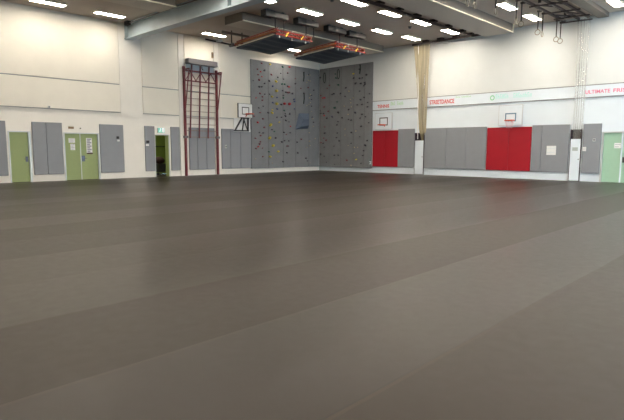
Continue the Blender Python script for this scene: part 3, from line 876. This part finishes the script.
# curtain track on the ceiling
def track(pts, label, brackets):
    r = thing('curtain_track', label, 'curtain track', Vector(pts[0]))
    b = BM()
    for a, c in zip(pts[:-1], pts[1:]): bar(b, a, c, .09, .10)
    link('rail', b, BROWN, r)
    for (x, y) in brackets:
        k = box(BM(), x - .16, x + .16, y - .12, y + .12, pts[0][2] + .04, ZC, .01, 1)
        link('bracket', k, BROWN, r)
zt = 7.14
track([(11.0, -12.0, zt), (11.02, -.55, zt)], 'dark curtain track running along the ceiling towards the back wall', [(11.0, -10.9 + 1.35 * i) for i in range(8)])
track([(7.45, -.42, zt + .01), (11.55, -.42, zt + .01)], 'dark curtain track along the top of the back wall above the beige net', [(8.3, -.42), (9.2, -.42), (10.1, -.42), (10.9, -.42)])

# ================================================================== hoisted red frames, winches, straps
def hoist(y0, y1, label):
    r = thing('hoisted_frame', label, 'hoisted frame', (5.2, (y0 + y1) / 2, 6.4), 'hoisted frames under the ceiling')
    xa, xb, za, zb = 3.8, 6.66, 6.24, 6.42
    sl = (zb - za) / (xb - xa)
    Z = lambda x: za + (x - xa) * sl
    # slung mat with soft waves
    b = BM(); n, m_ = 30, 10
    up, lo_ = [], []
    for i in range(n + 1):
        x = xa + .05 + (xb - xa - .1) * i / n
        ru, rl = [], []
        for j in range(m_ + 1):
            y = y0 + .06 + (y1 - y0 - .12) * j / m_
            w = .035 * math.sin(i * .95 + .25 * j) * math.sin(PI * min(1, j / m_ + .1))
            ru.append(b.verts.new((x, y, Z(x) - .02))); rl.append(b.verts.new((x, y, Z(x) - .10 + w)))
        up.append(ru); lo_.append(rl)
    for i in range(n):
        for j in range(m_):
            b.faces.new((up[i][j], up[i + 1][j], up[i + 1][j + 1], up[i][j + 1])); b.faces.new((lo_[i][j], lo_[i][j + 1], lo_[i + 1][j + 1], lo_[i + 1][j]))
    for i in range(n):
        for j in (0, m_): b.faces.new((up[i][j], up[i + 1][j], lo_[i + 1][j], lo_[i][j]))
    for j in range(m_):
        for i in (0, n): b.faces.new((up[i][j], up[i][j + 1], lo_[i][j + 1], lo_[i][j]))
    link('slung_mat', b, MATD, r)
    # pale edge strip on the near long side
    link('edge_strip', bar(BM(), (xa - .02, y0 - .01, Z(xa) - .03), (xb - .1, y0 - .01, Z(xb) - .03), .03, .028), EDGEW, r)
    # timber beam above the near side
    link('timber_beam', bar(BM(), (xa - .05, y0 + .06, Z(xa) + .12), (xb + .0, y0 + .06, Z(xb) + .13), .06, .10), TIMB, r)
    link('timber_beam', bar(BM(), (xa - .05, y1 - .06, Z(xa) + .10), (xb + .03, y1 - .06, Z(xb) + .12), .06, .10), TIMB, r)
    # red lattice along the right edge
    t = BM()
    tube(t, (xb, y0, zb + .16), (xb, y1, zb + .16), .03); tube(t, (xb + .05, y0, zb - .02), (xb + .05, y1, zb - .02), .03); tube(t, (xb - .3, y0, zb + .10), (xb - .3, y1, zb + .10), .03)
    k = 9
    for i in range(k):
        a = y0 + (y1 - y0) * i / k; c = y0 + (y1 - y0) * (i + 1) / k
        tube(t, (xb, a, zb + .16), (xb + .05, c, zb - .02), .014, 6); tube(t, (xb, a, zb + .16), (xb - .3, c, zb + .10), .014, 6)
        tube(t, (xb + .05, a, zb - .02), (xb - .3, a, zb + .10), .014, 6)
    link('red_lattice', t, REDST, r)
    t = BM()
    tube(t, (xa, y0, za + .08), (xa, y1, za + .08), .03); tube(t, (xa + .25, y0, za + .12), (xa + .25, y1, za + .12), .03)
    link('red_tube', t, REDST, r)
    t = BM(); tube(t, (xa, y0 + .12, Z(xa) + .24), (xb, y0 + .12, Z(xb) + .26), .028)
    for i in range(7):
        x = xa + .2 + i * .42
        tube(t, (x, y0 + .12, Z(x) + .25), (x + .2, y0 + .06, Z(x) + .14), .014, 6)
    link('red_tube', t, REDST, r)
    for y in (y0 + .55, y0 + 1.5):
        b2 = BM(); bar(b2, (xb + .06, y, zb - .05), (xb + .06, y + .18, zb + .12), .05, .06)
        link('strap_buckle', b2, YEL, r)
    for y in (y0 + .25, y0 + 1.0, y1 - .4):
        link('hanger', tube(tube(BM(), (xb, y, zb + .10), (xb, y, zb + .28), .022), (xb, y, zb - .16), (xb, y, zb - .03), .02), ALU, r)
    return r
H1 = hoist(-9.92, -7.65, 'hoisted red steel frame with dark slung mat nearest the steel beam')
H2 = hoist(-6.0, -3.65, 'hoisted red steel frame with dark slung mat above the climbing wall corner')
arm = thing('pulley_arm', 'dark pulley arm with pale clamp left of the nearer hoisted frame', 'pulley arm', (3.0, -10.3, 6.45))
link('bar', bar(BM(), (2.6, -10.75, 6.62), (3.4, -9.55, 6.38), .07, .07), BROWN, arm)
link('clamp', box(BM(), 2.85, 3.05, -10.35, -10.05, 6.5, 6.62, .01, 1), ALU, arm)
for (y) in (-9.66, -9.02):
    link('strap', bar(BM(), (3.22, y, 6.42), (3.22, y, ZC - .2), .05, .02), ROPE, arm)
link('pulley', tube(tube(BM(), (3.1, -9.66, 6.42), (3.34, -9.66, 6.42), .09, 14), (3.1, -9.02, 6.42), (3.34, -9.02, 6.42), .09, 14), HOUSE, arm)
link('beam', bar(BM(), (3.22, -10.2, ZC - .34), (3.22, -8.6, ZC - .34), .12, .1), DUCTW, arm)

def winch(yc, straps, label):
    r = thing('winch', label, 'winch', (7.0, yc, ZC), 'strap winches on the ceiling')
    xw = 6.85
    link('motor', box(BM(), xw - .17, xw + .17, yc - .72, yc - .18, 6.98, 7.25, .03, 2), BLACK, r)
    g = BM(); box(g, xw - .15, xw + .15, yc - .17, yc + .62, 7.0, 7.24, .04, 2)
    link('drum_case', g, WINCH, r)
    p = BM()
    for y in (yc - .5, yc + .4): box(p, xw - .05, xw + .05, y - .05, y + .05, 7.2, ZC)
    link('mount', p, DARK, r)
    for (y, zb) in straps:
        link('strap', bar(BM(), (xw - .1, y, zb), (xw - .1, y, 7.05), .05, .02), ROPE, r)
    return r
winch(-10.05, [(-10.0, 6.60), (-9.5, 6.60)], 'dark ceiling winch nearest the steel beam, left of the row of four')
winch(-8.15, [(-8.1, 6.60), (-7.6, 6.60)], 'dark ceiling winch second from the steel beam')
winch(-6.15, [(-5.75, 6.60)], 'dark ceiling winch with grey drum, third from the steel beam')
winch(-4.6, [(-4.4, 6.60)], 'dark ceiling winch farthest from the steel beam, by the back wall')

# conduit along the beam
cd = thing('conduit', 'dark conduit pipe running along the top of the steel beam', 'pipe', (.5, -13.56, 7.2))
link('pipe', tube(BM(), (.75, -13.58, 7.2), (20, -13.58, 7.2), .03, 8), HOUSE, cd)
link('junction_box', box(BM(), .42, .75, -13.72, -13.54, 7.1, 7.28, .01, 1), BLACK, cd)
for i, (x, y, lb) in enumerate(((9.45, -3.72, 'small round ceiling detector between light panels near the curtain track'), (9.78, -9.72, 'small round ceiling detector by the light panel at the top edge'))):
    r = thing('smoke_detector', lb, 'detector', (x, y, ZC), 'ceiling detectors')
    link('base', tube(BM(), (x, y, ZC), (x, y, ZC - .03), .09, 16), DUCTW, r)
    link('head', tube(BM(), (x, y, ZC - .03), (x, y, ZC - .09), .05, 16, .07), HOUSE, r)

# ================================================================== gymnastic rings and gantry
gn = thing('ring_gantry', 'dark brown steel ring gantry lattice on the ceiling at right', 'gantry', (16, -3, ZC))
for x, w in ((15.46, .09), (16.05, .08), (16.45, .06)):
    link('rail', bar(BM(), (x, -13, 7.14), (x, -.45, 7.14), w, .09), BROWN, gn)
for y in (-12, -10.0, -8.0, -6.0, -4.2, -2.7, -1.5, -.6):
    link('cross_bar', bar(BM(), (15.35, y, 7.05), (16.75 if y < -1 else 16.6, y + .15, 7.05), .05, .05), BROWN, gn)
for i in range(5):
    y = -10.5 + 2.1 * i
    link('diagonal', bar(BM(), (15.45, y, 7.12), (16.05, y + .9, 7.12), .05, .05), BROWN, gn)
    link('diagonal', bar(BM(), (16.05, y, 7.12), (16.45, y + .7, 7.12), .04, .05), BROWN, gn)
for y in (-11, -7.5, -4.2, -1.3):
    link('hanger', box(BM(), 15.7, 15.8, y - .04, y + .04, 7.15, ZC), BROWN, gn)
def ring_set(y, zr, side, label):
    x = 15.25
    r = thing('gymnastic_ring', label, 'gymnastic ring', (x, y, zr), 'gymnastic rings')
    link('strap', bar(BM(), (x, y, zr + .11), (x, y, 7.16), .045, .035), ROPE, r)
    b = BM()
    if side: torus(b, (x, y, zr), .105, .018, 'y' if side == 1 else 'x', 24, 8)
    link('ring', b, WOOD, r, smooth=True)
    link('trolley', box(BM(), x - .05, x + .13, y - .05, y + .05, 7.10, 7.18, .01, 1), BROWN, r)
    return r
ring_set(-.30, 6.33, 1, 'wooden ring hanging farthest right on its long strap')
ring_set(-.81, 6.33, 1, 'wooden ring beside the farthest right one')
ring_set(-2.46, 6.30, 2, 'wooden ring turned edge-on, below the second light panel from right')
ring_set(-2.96, 6.30, 1, 'wooden ring left of the edge-on one')
ring_set(-4.67, 6.34, 1, 'wooden ring hanging alone just above the bright duct end')
ring_set(-5.15, 6.34, 2, 'wooden ring on a strap beside the end strip of the bright-edged duct')
ring_set(-6.95, 6.40, 2, 'wooden ring on a strap left of light panel at the top edge')
ring_set(-8.55, 6.30, 2, 'wooden ring on the left strap pair above the bright-edged duct, right one')
ring_set(-9.05, 6.28, 2, 'wooden ring on the left strap pair above the bright-edged duct, left one')

# ================================================================== lettering on the band of the back wall
def lettering(name_label, bms):
    r = thing('wall_lettering', name_label, 'lettering', (bms[0][3], -.05, 3.9), 'sport names on the back wall')
    for nm, bm_, m, _ in bms: link(nm, bm_, m, r)
def strokes(x0, x1, z0, z1, n, gap=None):
    """letters that cannot be read in the photograph: plain upright strokes"""
    b = BM(); w = (x1 - x0) / n
    rr = random.Random(n)
    for i in range(n):
        if gap and i in gap: continue
        a = x0 + i * w
        h = rr.choice((1, 1, .72))
        box(b, a + w * .12, a + w * .30, -.056, -.05, z0, z0 + (z1 - z0) * h)
        box(b, a + w * .12, a + w * .78, -.056, -.05, z0 + (z1 - z0) * h * (.42 if i % 2 else .86), z0 + (z1 - z0) * h * (.56 if i % 2 else 1))
        box(b, a + w * .60, a + w * .78, -.056, -.05, z0, z0 + (z1 - z0) * h * (.5 if i % 3 else 1))
    return b
T = lambda s, a, b_, c, e: text_mesh(s, 'y', a, b_, c, e, .012, -.05)
lettering('red TENNIS and pale green lettering above the far basketball hoop', [('red_word', T('TENNIS', 4.84, 5.70, 3.87, 4.06), RED_INK, 4.84), ('green_word', strokes(5.80, 6.70, 3.98, 4.18, 8, (3,)), GREEN_INK, 5.8)])
lettering('red STREETDANCE lettering with small green words right of the beige net', [('red_word', T('STREETDANCE', 8.42, 9.92, 3.885, 4.115), RED_INK, 8.42), ('green_word', strokes(10.0, 10.88, 4.14, 4.23, 13, (4,)), GREEN_INK, 10)])
lettering('pale turquoise lettering starting with a green O above the right hoop', [('green_letter', T('O', 11.92, 12.16, 3.89, 4.15), OGREEN, 11.86), ('turquoise_word', strokes(12.2, 14.02, 3.95, 4.18, 16, (6, 7)), CYAN_INK, 12.2)])
lettering('pink ULTIMATE FRISBEE lettering at the right edge', [('pink_word', T('ULTIMATE', 16.38, 17.38, 3.91, 4.07), PINK_INK, 16.4), ('pink_word', T('FRISBEE', 17.5, 18.42, 3.91, 4.07), PINK_INK, 17.6)])

# ================================================================== daylight, camera, view
W = bpy.data.worlds.new('sky'); S.world = W; W.use_nodes = True
bgk = W.node_tree.nodes['Background']
bgk.inputs['Color'].default_value = (0.50, 0.76, 1.0, 1)
bgk.inputs['Strength'].default_value = 17.0

cam = bpy.data.cameras.new('camera'); co = bpy.data.objects.new('camera', cam); COL.objects.link(co)
cam.sensor_fit = 'HORIZONTAL'; cam.sensor_width = 36.0; cam.lens = 36.0 * 518.5 / 624
Rm = Matrix(CAM_ROWS)
M = Matrix.Identity(4)
for i in range(3):
    M[i][0] = Rm[i][0]; M[i][1] = -Rm[i][1]; M[i][2] = -Rm[i][2]; M[i][3] = CAM_POS[i]
co.matrix_world = M
cam.clip_end = 200
S.camera = co
S.view_settings.view_transform = 'Standard'
S.view_settings.look = 'None'
S.view_settings.gamma = 1
S.view_settings.use_curve_mapping = False
S.view_settings.exposure = 0.0
S.cycles.use_denoising = True
S.cycles.max_bounces = 8
S.cycles.diffuse_bounces = 6
S.cycles.transparent_max_bounces = 16
S.cycles.sample_clamp_indirect = 8
